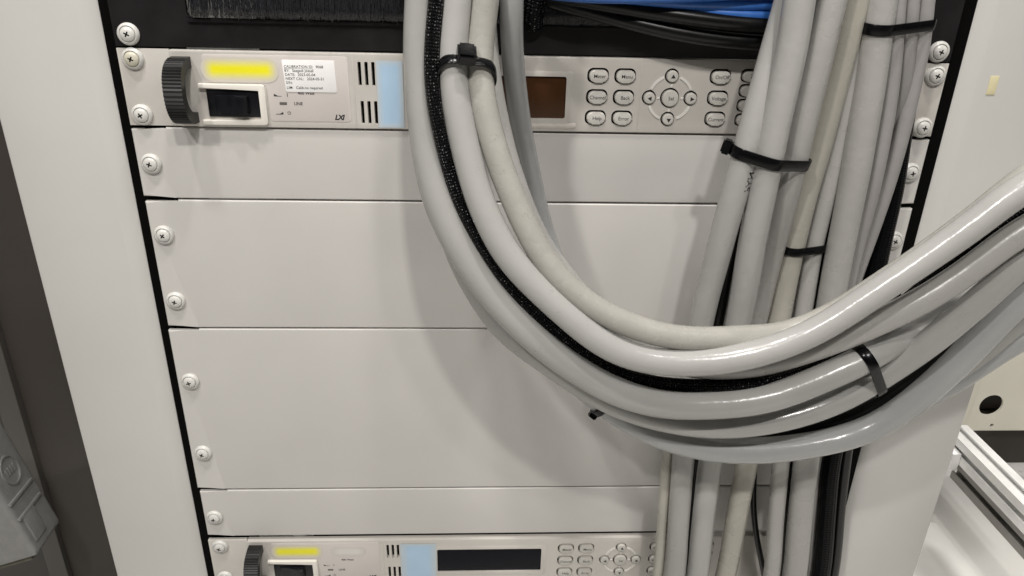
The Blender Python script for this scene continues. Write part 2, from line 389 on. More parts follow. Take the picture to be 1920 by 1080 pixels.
# ---------------------------------------------------------------- power supply
def power_supply(z0, label, upper):
    root = tag(empty('power_supply', (0, 0, z0)), label, 'power supply', 'rack power supplies')
    Y = -1.6                                             # front of the raised face
    for x0, x1 in ((0, 29), (452.5, 482.6)):
        plate('mounting_ear', [(x0, -.5), (x0, -43.9), (x1, -43.9), (x1, -.5)], 0, 3, PSUM, root, .4)
    body = plate('face_plate', rrect(240.7, -22.2, 423, 43.2, 1.2, 3), Y, 3.6, PSUM, root, .7)
    vents = []
    for k in range(3):
        x = 135.4 + 3.9 * k
        vents += [rrect(x + .2, -12.1, 1.9, 13.4, .3, 2), rrect(x + .7, -34.2, 1.9, 13.4, .3, 2)]
    keys = []                                            # (x, z, w, h, text)
    for j, row in enumerate((('Meter', 'Menu'), ('Channel', 'Back'), ('Help', 'Error'))):
        for i, s in enumerate(row): keys.append((274 + 15.9 * i, -11 - 12.15 * j, 11, 7.0, s))
    for j, s in enumerate(('On/Off', 'Voltage', 'Current')): keys.append((346.2, -10.4 - 12.3 * j, 11, 7.0, s))
    grid = (('7', '8', '9'), ('4', '5', '6'), ('1', '2', '3'), ('0', '.', '-'))
    for j, row in enumerate(grid):
        for i, s in enumerate(row): keys.append((363.4 + 11.2 * i, -9.6 - 8.6 * j, 8.6, 6.0, s))
    keys.append((404, -30, 11, 7.0, 'Enter'))
    nav = [(317.4, -10.4, 3.4, 'U'), (305.0, -23, 3.4, 'L'), (329.8, -23, 3.4, 'R'), (317.4, -35.4, 3.4, 'D'), (317.4, -23, 4.9, 'Sel')]
    g = .85
    holes = vents + [rrect(k[0] - .35, k[1] + .35, k[2] + 2 * g, k[3] + 2 * g, k[3] * .5) for k in keys]
    holes += [circle(n[0] - .3, n[1] + .3, n[2] + g) for n in nav]
    dx0, dx1 = (176, 255.3) if upper else (173.5, 254.6)
    dz0, dz1 = (-11.7, -36) if upper else (-10.6, -33.4)
    holes.append(rrect((dx0 + dx1) / 2, (dz0 + dz1) / 2, dx1 - dx0, dz0 - dz1, 1.4))
    holes.append(rrect(62.2, -30, 30, 15.6, .6))
    body.parent = None; boolean(body, cutter(holes, -5, 2.2, DEEP)); body.parent = root
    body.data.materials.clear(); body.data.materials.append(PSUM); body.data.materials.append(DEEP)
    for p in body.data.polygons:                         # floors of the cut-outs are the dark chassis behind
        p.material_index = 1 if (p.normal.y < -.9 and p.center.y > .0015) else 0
    body.data.update()
    lc = rbox('display', dx0 + .05, dx1 - .05, Y + .9, Y + 3.0, dz1 + .05, dz0 - .05, LCD if upper else LCD2, root, .1)
    tag(lc, 'brown display window' if upper else 'dark display window')
    fr = plate('display_frame', rrect((dx0 + dx1) / 2, (dz0 + dz1) / 2, dx1 - dx0 + 8, dz0 - dz1 + 6, 2.4), Y - .25, Y, PSUM, root, .2)
    fr.parent = None
    boolean(fr, cutter([rrect((dx0 + dx1) / 2, (dz0 + dz1) / 2, dx1 - dx0, dz0 - dz1, 1.4)], -5, 2.2, PSUM)); fr.parent = root
    # overlay film with outline, cut round the switch bezel
    pts = rrect(88.2, -21.2, 82, 37.4, 2.2)
    film = [(47.2, -17.4), (47.4, -18.0), (48.2, -18.4), (79.6, -18.4), (81.6, -19.4), (82.4, -21.4), (82.4, -38.2), (83.0, -39.4), (84.2, -39.9),
            (127.2, -39.9), (128.6, -39.3), (129.2, -37.9), (129.2, -4.6), (128.6, -3.2), (127.2, -2.6), (48.8, -2.6), (47.6, -3.2), (47.2, -4.4)]
    plate('overlay_film', film, Y - .22, Y, PLATEM, root, .15)
    FY = Y - .22
    # groove strips
    for x in (131.9, 299.0): rbox('seam_strip', x - .5, x + .5, Y - .22, Y + .1, -43.2, -1.0, PSUM, root, .1)
    # stickers
    if upper:
        uv_sheet('yellow_sticker', rrect(68.0, -10.9, 44, 14.2, 7, 8), FY - .05, YEL, root)
        lb = plate('calibration_label', [(92.4, -5.0), (121.2, -5.0), (121.7, -5.5), (122.0, -22.3), (121.4, -22.9), (93.4, -22.9), (92.8, -22.4), (91.9, -5.5)][::-1], FY - .3, FY - .02, PAPER, root, .1)
        ly = FY - .3
        for i, (a, b, bx) in enumerate((('CALIBRATION ID:', '9068', 110.9), ('BY:', 'Szegedi József', 97.5), ('DATE:', '2023-05-04', 100.4),
                                        ('NEXT CAL:', '2024-05-31', 105.4), ('S/N:', '', 0), ('LIM:', 'Calib.no required', 98.8))):
            z = -9.3 - i * 2.25 - (.55 if i == 5 else 0); xx = 92.9 + i * .12
            text(a, xx, z, 1.45, ly, INK, lb, bold=.012, spacing=1.02)
            if b: text(b, bx, z, 1.5, ly, INK, lb, bold=.015)
        rbox('underline', 92.9, 109.4, ly - .04, ly, -9.85, -9.70, INK, lb, 0)
        text('400 Watt', 104.2, -24.3, 1.7, FY, INK, root, 'C', .05)
    else:
        uv_sheet('yellow_sticker', rrect(66.5, -10.6, 39, 13.6, 6.6, 8), FY - .05, YEL, root)
        uv_sheet('faded_sticker', rrect(105.5, -11.2, 27, 9, 4.4, 8), FY - .05, WHT, root)
        text('400 Watt', 104.2, -20.3, 1.7, FY, INK, root, 'C', .05)
    bw = 15.2 if upper else 27.6
    uv_sheet('blue_sticker', rrect(145.2 + bw / 2, -23.6, bw, 38.4, .5, 2), Y - .30, BLU, root)
    text('LINE', 96.7, -30.4, 1.75, FY, INK, root, bold=.05)
    text('I', 93.0, -25.7, 1.9, FY, INK, root, bold=.05)
    text('LXI', 119.6, -38.6, 2.9, FY, INK, root, bold=.16, italic=.28, spacing=.85)
    rbox('line_indicator', 88.4, 92.6, FY - .12, FY, -30.4, -28.8, LEDM, root, .05)
    for z, flip in ((-25.6, 0), (-36.0, 1)):             # rocker pictograms
        q = [(85.6, z), (90.0, z), (90.0, z + .25), (87.8, z + .35), (85.6, z + 1.5)]
        if flip: q = [(175.6 - x, zz) for x, zz in q][::-1]
        plate('switch_symbol', q, FY - .04, FY, INK, root, 0)
    bm = bmesh.new()
    for k in range(20):                                  # standby mark
        a0, a1 = R(120 + 15 * k), R(120 + 15 * (k + 1))
        if k > 19: break
        prism_bm(bm, [(93.4 + r * math.cos(a), -35.0 + r * math.sin(a)) for r, a in ((.72, a0), (.72, a1), (.98, a1), (.98, a0))], FY - .05, FY)
    prism_bm(bm, [(93.27, -35), (93.53, -35), (93.53, -33.8), (93.27, -33.8)], FY - .05, FY)
    bmesh.ops.recalc_face_normals(bm, faces=bm.faces); finish(bm, 'standby_symbol', INK, root)
    # switch bezel, open towards the handle
    bz = [(43.6, -18.9), (79.2, -18.9), (80.6, -19.6), (81.2, -21), (81.2, -40.4), (80.6, -41.6), (79.2, -42.2), (43.6, -42.2), (43.6, -39.4), (78.2, -39.4), (78.2, -21.6), (43.6, -21.6)]
    plate('switch_bezel', bz[::-1], Y - 2.4, Y, BEZM, root, .7)
    sw = rbox('power_switch', 47.4, 77.0, Y - .9, Y + 2, -37.7, -22.3, BLACKPL, root, .5)
    bm = bmesh.new()
    prof = [(52, -1.6), (55, -2.1), (60, -2.9), (65, -4.6), (68.6, -6.2), (70.2, -6.0), (71.2, -3.4), (71.2, 0), (52, 0)]
    a = [bm.verts.new((x, Y + y, -25.2)) for x, y in prof]; b = [bm.verts.new((x, Y + y, -35.4)) for x, y in prof]
    bm.faces.new(a); bm.faces.new(b[::-1])
    for i in range(len(prof)): bm.faces.new((a[i], b[i], b[(i + 1) % len(prof)], a[(i + 1) % len(prof)]))
    bmesh.ops.bevel(bm, geom=bm.edges[:], offset=.45, segments=2, affect='EDGES', profile=.6)
    bmesh.ops.recalc_face_normals(bm, faces=bm.faces); finish(bm, 'rocker', BLACKPL, sw, 'auto')
    # handle: ribbed bow
    zc, hh, pr = -22.7, 18.6, 20.5
    outer = []; nr = 30
    for k in range(nr * 2 + 1):
        a = R(-90 + 180 * k / (nr * 2)); rib = .55 * (k % 2) if 3 < k < nr * 2 - 3 else .3
        s = abs(math.sin(a)) ** .86 * (1 if a > 0 else -1); c = abs(math.cos(a)) ** .72
        outer.append((-(pr - rib) * c, zc + (hh - rib * .5) * s))
    outer[0] = (.5, zc - hh); outer[-1] = (.5, zc + hh)
    inner = []
    for k in range(25):
        a = R(90 - 180 * k / 24); s = abs(math.sin(a)) ** .9 * (1 if a > 0 else -1); c = abs(math.cos(a)) ** .8
        inner.append((-(pr - 6.2) * c, zc + (hh - 6.0) * s))
    inner[0] = (.5, zc + hh - 6); inner[-1] = (.5, zc - hh + 6)
    prof = outer + inner
    bm = bmesh.new(); a = [bm.verts.new((30.6, y + Y + .4, z)) for y, z in prof]; b = [bm.verts.new((41.0, y + Y + .4, z)) for y, z in prof]
    no, ni = len(outer), len(inner); n = no + ni
    for i in range(n): bm.faces.new((a[i], a[(i + 1) % n], b[(i + 1) % n], b[i]))
    for side, vs in ((0, a), (1, b)):
        for i in range(ni - 1):                          # side walls as quads/fans between bow outlines
            o0 = round((ni - 1 - i) / (ni - 1) * (no - 1)); o1 = round((ni - 2 - i) / (ni - 1) * (no - 1))
            vv = [vs[no + i], vs[no + i + 1]] + [vs[q] for q in range(o1, o0 + 1)]
            bm.faces.new(vv if side else vv[::-1])
    bmesh.ops.recalc_face_normals(bm, faces=bm.faces)
    finish(bm, 'handle', RUBBERB, root, 'auto')
    # keys
    kmesh = {}
    for x, z, kw, kh, s in keys:
        if (kw, kh) not in kmesh:
            o = plate('key', rrect(0, 0, kw, kh, kh * .46), Y - 1.5, Y + 2.5, KEYM, None, .8, 3); kmesh[(kw, kh)] = o.data; bpy.data.objects.remove(o)
        k = link('key', kmesh[(kw, kh)], root, (x, 0, z)); 
        th = 2.1 if len(s) > 1 else 2.3
        if upper or x < 380: text(s, .6 if len(s) < 7 else 0, -.9, th, Y - 1.5, INK if x < 360 else INKG, k, 'C', .012, spacing=.96)
    for x, z, r, s in nav:
        key = ('n', r)
        if key not in kmesh:
            o = plate('key', circle(0, 0, r), Y - 1.5, Y + 2.5, KEYM, None, .8, 3); kmesh[key] = o.data; bpy.data.objects.remove(o)
        k = link('key', kmesh[key], root, (x, 0, z))
        if s == 'Sel': text(s, .3, -1, 2.1, Y - 1.5, INK, k, 'C', .012)
        else:
            ang = {'U': 90, 'L': 180, 'R': 0, 'D': 270}[s]
            tri = [(.3 + 1.55 * math.cos(R(ang + t)), 1.55 * math.sin(R(ang + t)) - .2) for t in (0, 120, 240)]
            plate('arrow_symbol', tri, Y - 1.55, Y - 1.5, INK, k, 0)
    for q in range(4):                                   # raised arcs and spokes of the ring
        a0, a1 = R(22 + 90 * q), R(68 + 90 * q); P = []
        for k in range(9): a = a0 + (a1 - a0) * k / 8; P.append((317.4 + 13.6 * math.cos(a), -23 + 13.6 * math.sin(a)))
        for k in range(9): a = a1 + (a0 - a1) * k / 8; P.append((317.4 + 12.1 * math.cos(a), -23 + 12.1 * math.sin(a)))
        plate('ring_arc', P, Y - .55, Y, RINGM, root, .3)
        a = R(90 * q); c, s_ = math.cos(a), math.sin(a)
        plate('ring_spoke', [(317.4 + r * c - t * s_, -23 + r * s_ + t * c) for r, t in ((6.2, .6), (6.2, -.6), (8.0, -.6), (8.0, .6))][::-1], Y - .45, Y, RINGM, root, .2)
    # clear film edge lifting under the display
    if upper:
        bm = bmesh.new(); n = 30; rows = []
        for j in range(4):
            rows.append([bm.verts.new((222 + 40 * i / n, Y - .05 - (0, .55, .5, .05)[j] * (1 + .35 * math.sin(i * 1.7 + j)), -38.6 - j * 1.2 + .15 * math.sin(i * .9))) for i in range(n + 1)])
        for r0, r1 in zip(rows, rows[1:]):
            for i in range(n): bm.faces.new((r0[i], r0[i + 1], r1[i + 1], r1[i]))
        bmesh.ops.recalc_face_normals(bm, faces=bm.faces)
        finish(bm, 'film_edge', mat('film_clear', (.62, .58, .53), .12), root, True)
    e = [(8.6, -6.0, 24), (8.2, -37.6, 62)]
    for i, (x, z, r) in enumerate(e): screw(x, z, root, r, cream=(upper and i == 0))
    screw(475.4, -7.4, root, 20); screw(475.4, -38.4, root, 8)
    return root
power_supply(0, 'upper power supply with brown display and printed calibration label', True)
power_supply(-358.6, 'lower power supply cut off by the bottom of the picture, dark display', False)

# ---------------------------------------------------------------- cables
PATHS = {}
def spline(pts, step=.0035):
    P = [p for p in pts]; P = [P[0] * 2 - P[1]] + P + [P[-1] * 2 - P[-2]]
    out = []
    for i in range(1, len(P) - 2):
        p0, p1, p2, p3 = P[i - 1:i + 3]
        d01, d12, d23 = [max((b - a).length, 1e-6) ** .5 for a, b in ((p0, p1), (p1, p2), (p2, p3))]
        m1 = (p1 - p0) / d01 - (p2 - p0) / (d01 + d12) + (p2 - p1) / d12
        m2 = (p2 - p1) / d12 - (p3 - p1) / (d12 + d23) + (p3 - p2) / d23
        m1 *= d12; m2 *= d12
        n = max(3, int((p2 - p1).length / step))
        for k in range(n):
            t = k / n; t2, t3 = t * t, t * t * t
            out.append((2 * t3 - 3 * t2 + 1) * p1 + (t3 - 2 * t2 + t) * m1 + (-2 * t3 + 3 * t2) * p2 + (t3 - t2) * m2)
    out.append(P[-2]); return out
def relax(pts, n=14):
    for _ in range(n):
        pts = [pts[0]] + [(pts[i - 1] + 2 * pts[i] + pts[i + 1]) / 4 for i in range(1, len(pts) - 1)] + [pts[-1]]
    return pts
def tube(name, pts, dia, m, sides=20, wob=.012, flat=None):
    r0 = dia * .0005; bm = bmesh.new(); uvl = bm.loops.layers.uv.new('UVMap')
    n = len(pts); T = [(pts[min(i + 1, n - 1)] - pts[max(i - 1, 0)]).normalized() for i in range(n)]
    nrm = T[0].orthogonal().normalized(); rings = []; L_ = [0]
    ph = random.uniform(0, 9)
    for i in range(n):
        if i: L_.append(L_[-1] + (pts[i] - pts[i - 1]).length)
        nrm = (nrm - T[i] * nrm.dot(T[i])).normalized(); bn = T[i].cross(nrm)
        r = r0 * (1 + wob * math.sin(L_[i] * 38 + ph) + wob * .7 * math.sin(L_[i] * 91 + 2 * ph))
        rings.append([bm.verts.new(pts[i] + (nrm * math.cos(2 * math.pi * k / sides) + bn * math.sin(2 * math.pi * k / sides)) * r) for k in range(sides)])
    for i in range(n - 1):
        for k in range(sides):
            k2 = (k + 1) % sides; f = bm.faces.new((rings[i][k], rings[i][k2], rings[i + 1][k2], rings[i + 1][k]))
            for lp, u, v_ in zip(f.loops, (k, k + 1, k + 1, k), (i, i, i + 1, i + 1)): lp[uvl].uv = (u / sides, L_[v_])
    bm.faces.new(rings[0][::-1]); bm.faces.new(rings[-1])
    bmesh.ops.recalc_face_normals(bm, faces=bm.faces)
    return finish(bm, name, m, None, True, scale=1)
def cable(key, name, dia, m, pix, label, group, cat='cable', ext0=None, ext1=None, wob=.012):
    pts = [at(*p) for p in pix]
    if ext0: pts.insert(0, pts[0] + Vector(mm(*ext0)))
    if ext1: pts.append(pts[-1] + Vector(mm(*ext1)))
    s = relax(spline(pts)); PATHS[key] = (s, dia)
    o = tube(name, s, dia, m, wob=wob)
    # origin at the cable's first visible end
    return tag(o, label, cat, group)

LG = 'grey cables hanging in a loop'
UPX = (0, 12, 70)
cable('L1', 'thick_cable', 16, CABLE[0], [(790,-10,58),(786,50,60),(784,100,62),(790,180,66),(803,300,74),(822,380,80),(883,500,88),(928,559,92),(987,621,96),(1052,673,98),(1145,730,100),(1228,756,100),(1310,761,100),(1440,748,100),(1525,717,100),(1612,678,98),(1668,646,91),(1725,606,80),(1780,570,68),(1850,530,58),(1930,480,52)],
      'outermost grey cable on the left side of the loop, held by the lower tie', LG, ext0=UPX, ext1=(120, -20, 60))
cable('L2', 'thick_cable', 14.6, CABLE[3], [(858,-10,66),(852,50,68),(849,100,71),(853,180,76),(878,300,84),(901,380,89),(955,485,96),(1007,540,100),(1070,598,104),(1146,655,107),(1220,678,108),(1304,681,108),(1360,676,108),(1430,661,108),(1500,636,109),(1565,601,110),(1640,550,111),(1725,493,112),(1827,421,114),(1930,345,116)],
      'light grey cable running unbroken in front, through the upper tie and up to the right', LG, ext0=UPX, ext1=(140, -20, 80))
cable('L3', 'thick_cable', 13.2, CABLE[1], [(913,-10,66),(903,60,67),(898,105,70),(903,180,75),(934,300,83),(966,380,88),(1015,480,95),(1065,540,99),(1123,584,102),(1196,616,104),(1255,632,104),(1300,637,103),(1344,636,101),(1400,632,97),(1450,630,92),(1500,617,90),(1570,585,90),(1650,533,91),(1760,459,92),(1850,392,93),(1930,327,94)],
      'dirty cream cable on the inside of the loop', LG, ext0=UPX, ext1=(140, -20, 80))
cable('L4', 'thick_cable', 14.4, CABLE[4], [(903,-10,44),(905,60,48),(910,120,54),(919,180,58),(932,240,62),(946,300,66),(966,360,70),(1010,460,76),(1080,550,82),(1150,625,86),(1230,668,88),(1315,688,90),(1415,684,93),(1515,656,96),(1600,624,99),(1665,596,101),(1760,546,103),(1840,490,105),(1930,425,108)],
      'grey cable running just under the front cable on the right', LG, ext0=UPX, ext1=(140, -20, 70))
cable('M', 'thick_cable', 15, CABLE[0], [(803,-10,40),(806,100,44),(812,200,50),(822,300,58),(838,400,66),(862,480,72),(890,535,76),(925,591,80),(966,635,83),(1010,665,85),(1113,737,87),(1190,772,88),(1258,790,88),(1320,798,88),(1390,797,89),(1465,786,90),(1540,764,90),(1600,737,90),(1656,703,92),(1728,655,96),(1815,583,100),(1870,535,102),(1930,480,104)],
      'grey cable under the outermost one, in the same tie at lower right', LG, ext0=UPX, ext1=(130, -20, 90))
cable('N', 'thick_cable', 16, CABLE[2], [(858,-10,34),(860,180,40),(870,300,46),(890,400,50),(930,500,54),(980,590,58),(1040,665,63),(1100,730,68),(1167,781,72),(1240,818,76),(1310,838,78),(1400,846,80),(1500,838,80),(1580,822,80),(1637,802,81),(1680,776,83),(1735,735,86),(1806,669,90),(1881,591,95),(1930,545,98)],
      'lowest grey cable of the loop, curving under all the others', LG, ext0=UPX, ext1=(130, -20, 90))
cable('K', 'thick_cable', 12, CABLE[2], [(959,-10,58),(959,60,52),(962,120,44),(969,180,36),(977,240,28),(990,300,23),(1006,380,20),(1026,450,20),(1052,520,24),(1100,620,30),(1160,720,38),(1230,790,46),(1310,828,53),(1400,838,57),(1500,828,60),(1600,806,63),(1682,772,68),(1806,708,77),(1930,629,86)],
      'bluish grey cable inside the loop, nearest the brown display', LG, ext0=UPX, ext1=(140, -10, 80))
cable('S', 'braided_sleeve', 7.6, BRAID, [(820,-10,70),(811,60,72),(808,110,74),(811,180,77),(823,240,80),(838,300,80),(863,380,84),(903,455,88),(958,538,92),(1020,600,94),(1085,655,95),(1158,699,95),(1230,718,95),(1312,724,95),(1400,722,96),(1440,716,94),(1480,706,92),(1530,686,86),(1600,640,83),(1690,570,85),(1765,511,90),(1840,456,94),(1930,394,98)],
      'black braided sleeve running between the grey cables of the loop', 'black braided sleeves', 'cable sleeve', ext0=UPX, ext1=(130, -20, 60))

VG = 'grey cables dropping down the right side'
cable('V1', 'drop_cable', 15, CABLE[0], [(1482,-10,34),(1464,50,36),(1446,110,38),(1428,180,42),(1406,257,46),(1384,340,48),(1362,415,48),(1343,490,47),(1327,550,46),(1313,612,45),(1298,700,42),(1288,780,41),(1281,860,41),(1272,980,43),(1264,1090,45)],
      'leftmost cable of the right-hand bundle, beside the keypad', VG, ext0=(4, 2, 60), ext1=(-8, -4, -80))
cable('V2', 'drop_cable', 16, CABLE[3], [(1500,-10,50),(1487,80,50),(1472,155,51),(1457,220,51),(1441,300,51),(1428,365,50),(1416,425,49),(1406,480,48),(1396,545,47),(1383,610,45),(1364,700,41),(1347,780,40),(1333,860,40),(1318,980,42),(1306,1090,44)],
      'widest light grey cable of the right-hand bundle, under the sloping tie', VG, ext0=(4, 2, 60), ext1=(-8, -4, -80))
cable('V3', 'drop_cable', 15.6, CABLE[4], [(1562,-10,44),(1541,80,44),(1523,155,43),(1508,212,42),(1495,275,41),(1482,327,39),(1470,378,36),(1450,455,32),(1432,525,29),(1414,605,27),(1380,720,23),(1345,820,20),(1318,900,20),(1300,1000,20),(1290,1090,20)],
      'warm grey cable at the right end of the sloping tie', VG, ext0=(4, 2, 60), ext1=(-4, 0, -80))
cable('V4', 'drop_cable', 14.6, CABLE[5], [(1606,-10,30),(1590,62,30),(1576,120,29),(1561,175,28),(1548,225,27),(1531,290,26),(1513,350,26),(1500,400,26),(1488,452,26),(1474,520,26),(1460,600,27),(1438,700,30),(1418,790,34),(1400,870,38),(1381,970,41),(1358,1090,43)],
      'yellowed cable held by the short horizontal tie', VG, ext0=(4, 2, 60), ext1=(-10, -4, -80))
cable('V5', 'drop_cable', 11.4, CABLE[4], [(1626,-10,27),(1614,75,27),(1599,140,26),(1585,212,25),(1571,280,24),(1556,340,24),(1541,400,24),(1528,452,24),(1516,520,24),(1505,590,25),(1490,700,28),(1475,790,34),(1464,870,39),(1455,970,42),(1445,1090,44)],
      'grey cable right of the yellowed one in the short horizontal tie', VG, ext0=(4, 2, 60), ext1=(-4, -4, -80))
cable('V6', 'drop_cable', 16.6, CABLE[4], [(1652,-10,32),(1646,50,32),(1638,100,32),(1630,170,32),(1619,230,32),(1606,310,32),(1592,385,32),(1578,455,32),(1568,510,32),(1557,570,32),(1540,680,34),(1524,780,38),(1511,870,42),(1500,970,43),(1488,1090,44)],
      'broad grey cable below the level tie at top right', VG, ext0=(4, 2, 60), ext1=(-4, -4, -80))
cable('V7', 'drop_cable', 9.6, CABLE[6], [(1681,-10,30),(1678,70,30),(1674,120,29),(1668,175,28),(1658,240,28),(1643,320,28),(1628,385,27),(1611,440,26),(1597,500,25),(1580,580,23),(1560,700,20),(1540,820,18),(1525,950,18),(1515,1090,18)],
      'thin grey cable next to the broad one, second in the level tie', VG, ext0=(2, 2, 60), ext1=(-4, 0, -80))
cable('V8', 'drop_cable', 8.6, CABLE[6], [(1709,-10,26),(1706,55,26),(1702,100,25),(1696,150,23),(1684,205,19),(1660,265,12),(1634,335,9),(1610,410,8),(1590,490,8),(1565,600,8),(1540,740,8),(1515,900,8),(1500,1090,8)],
      'thin grey cable third in the level tie, slipping behind the next', VG, ext0=(2, 2, 60), ext1=(-4, 0, -80))
cable('V9', 'drop_cable', 9.8, CABLE[6], [(1735,-10,22),(1731,55,22),(1725,100,22),(1713,150,21),(1703,200,21),(1690,250,21),(1682,283,21),(1664,343,20),(1645,400,20),(1626,455,19),(1609,500,18),(1592,550,17),(1565,660,15),(1545,780,14),(1530,900,14),(1520,1090,14)],
      'rightmost thin grey cable, along the black sleeve', VG, ext0=(2, 2, 60), ext1=(-4, 0, -80))
cable('B0', 'drop_cable', 7.6, CABLE[5], [(1338,510,30),(1322,580,30),(1300,650,30),(1275,760,32),(1254,845,34),(1244,950,36),(1232,1090,38)],
      'slim cream cable at the left edge of the lower bundle', VG, ext1=(-6, -3, -80))
cable('S2', 'braided_sleeve', 13.0, BRAID2, [(1731,-10,10),(1721,60,10),(1709,120,10),(1702,165,10),(1691,232,10),(1684,282,10),(1676,340,10.5),(1668,385,11),(1658,425,12),(1647,480,13),(1638,520,14),(1625,580,16),(1602,690,20),(1578,780,22),(1559,860,24),(1549,970,26),(1537,1090,28)],
      'wide black braided sleeve behind the thin cables, beside the rack screws', 'black braided sleeves', 'cable sleeve', ext0=(4, 2, 60), ext1=(-6, -3, -80))
cable('BK1', 'black_cable', 8.0, BLKC, [(1634,566,9),(1622,650,11),(1605,740,14),(1588,840,17),(1576,940,18),(1560,1090,19)],
      'black cable between the lower sleeve and the right cabinet post', 'thin black cables', ext1=(-6, -3, -80))
cable('BK2', 'black_cable', 4.4, BLKC, [(1430,760,12),(1416,860,14),(1412,930,15),(1416,990,16),(1425,1040,16),(1436,1095,14)],
      'thin black cable glimpsed between the pale cables at the bottom', 'thin black cables', ext0=(8, 1, 50), ext1=(8, 0, -60))

cable('X1', 'black_cable', 9, BLKC, [(1380,812,62),(1470,808,66),(1540,795,69),(1600,776,72),(1650,752,75),(1740,690,77),(1815,628,79),(1880,566,81),(1930,515,83)],
      'black cable in the gap under the lower tie of the loop', 'thin black cables', ext1=(120, -10, 80))
cable('Z1', 'black_cable', 8.6, BLKC, [(1424,300,32),(1408,345,33),(1391,405,34),(1372,475,34),(1354,555,34),(1341,620,34),(1324,720,30),(1306,860,28),(1294,980,29),(1284,1090,30)],
      'black cable in the gap between the two leftmost cables of the right-hand bundle', 'thin black cables', ext1=(-4, -2, -80))
cable('Z2', 'black_cable', 8.0, BLKC, [(1632,-10,19),(1622,75,19),(1608,140,18),(1594,212,17),(1581,280,17),(1567,345,17),(1553,405,17),(1541,470,17),(1532,540,18),(1524,590,19),(1506,720,22),(1487,870,26),(1470,1090,30)],
      'added black strand darkening the gap left of the broad grey cable', 'thin black cables', ext0=(2, 2, 60), ext1=(-4, -2, -80))  # filler strand added to deepen the shade beside the broad cable
cable('Z3', 'black_cable', 6.6, BLKC, [(1690,225,13),(1674,283,13),(1656,343,12.5),(1637,397,12),(1618,450,11),(1602,505,10.5),(1588,565,10)],
      'added black strand darkening the gap between the thin grey cables', 'thin black cables', ext1=(-10, 0, -50))  # dark strand put in for the crease between the thin cables
cable('O2', 'thick_cable', 13, CABLE[0], [(1480,836,62),(1600,812,66),(1700,757,70),(1806,692,76),(1881,628,83),(1930,584,87)],
      'grey cable tucked behind the lowest one where the loop leaves on the right', LG, ext1=(130, -10, 80))
# cables leaving the brush opening
TG = 'blue cables across the brush panel'
cable('C1', 'black_cable', 9, BLKC, [(1040,-6,4),(1120,6,10),(1200,19,14),(1290,33,17),(1380,44,18),(1480,49,16),(1570,50,12)], 'upper thick black cable sagging under the blue ones', 'thick black cables', ext0=(-30, 20, 6), ext1=(12, 3, 0))
cable('C2', 'black_cable', 8.6, BLKC, [(1030,2,3),(1090,17,7),(1160,36,10),(1250,58,13),(1340,73,14),(1440,81,13),(1570,84,8)], 'lower thick black cable sagging in front of the black panel', 'thick black cables', ext0=(-30, 20, 6), ext1=(12, 3, 0))
cable('C3', 'black_cable', 7, BLKC, [(1040,4,2),(1130,20,4),(1230,42,6),(1340,58,8),(1450,64,8),(1570,66,6)], 'middle black cable half hidden between two thicker ones', 'thick black cables', ext0=(-30, 20, 6), ext1=(12, 3, 0))
cable('E1', 'blue_cable', 6.4, BLUEC, [(1000,-18,16),(1060,-8,20),(1140,-4,22),(1240,-5,23),(1350,-10,23),(1480,-18,22),(1570,-24,20)], 'topmost blue cable along the picture edge', TG, ext0=(-30, 20, 8), ext1=(12, 3, 0))
cable('E2', 'blue_cable', 6.0, BLUEC, [(1060,-18,12),(1160,-4,15),(1260,6,17),(1350,9,18),(1470,8,18),(1570,4,16)], 'middle blue cable of the three above the black ones', TG, ext0=(-30, 20, 8), ext1=(12, 3, 0))
cable('E3', 'blue_cable', 6.2, BLUEC, [(1090,-22,8),(1180,-4,12),(1270,14,15),(1350,26,17),(1440,30,17),(1570,30,14)], 'lowest blue cable, resting on the black ones', TG, ext0=(-30, 20, 8), ext1=(12, 3, 0))
cable('S3', 'braided_sleeve', 13, BRAID, [(1008,-30,10),(1004,-6,10),(1000,12,8),(998,30,4),(998,46,1)], 'short dark braided sleeve end beside the bluish cable, under the brush', 'black braided sleeves', 'cable sleeve', ext0=(0, 2, 30))

# print along one of the drop cables
def wrap_text(key, s, px, py, h, side):
    pts, dia = PATHS[key]; p = at(px, py, 48); i = min(range(len(pts)), key=lambda k: (pts[k] - p).length)
    me = text_mesh(s, h, .12); r = dia * .5 + .06
    o = None
    T = (pts[i + 2] - pts[i - 2]).normalized(); c = pts[i]
    view = (CAM_LOC - c); view = (view - T * view.dot(T)).normalized(); sd = T.cross(view)
    up = -T if T.z < 0 else T
    for v in me.vertices:
        l, a = v.co.x, R(side) + v.co.y / r
        v.co = c + up * (l * .001) + (view * math.cos(a) - (view.cross(up)) * math.sin(a)) * (r * .001)
    me.materials.append(INK); return me
pm = wrap_text('V1', 'PAN', 1397, 358, 4.2, 40)
v1 = [o for o in SC.objects if o.get('label', '').startswith('leftmost cable of the right-hand')][0]
link('printed_text', pm, v1)

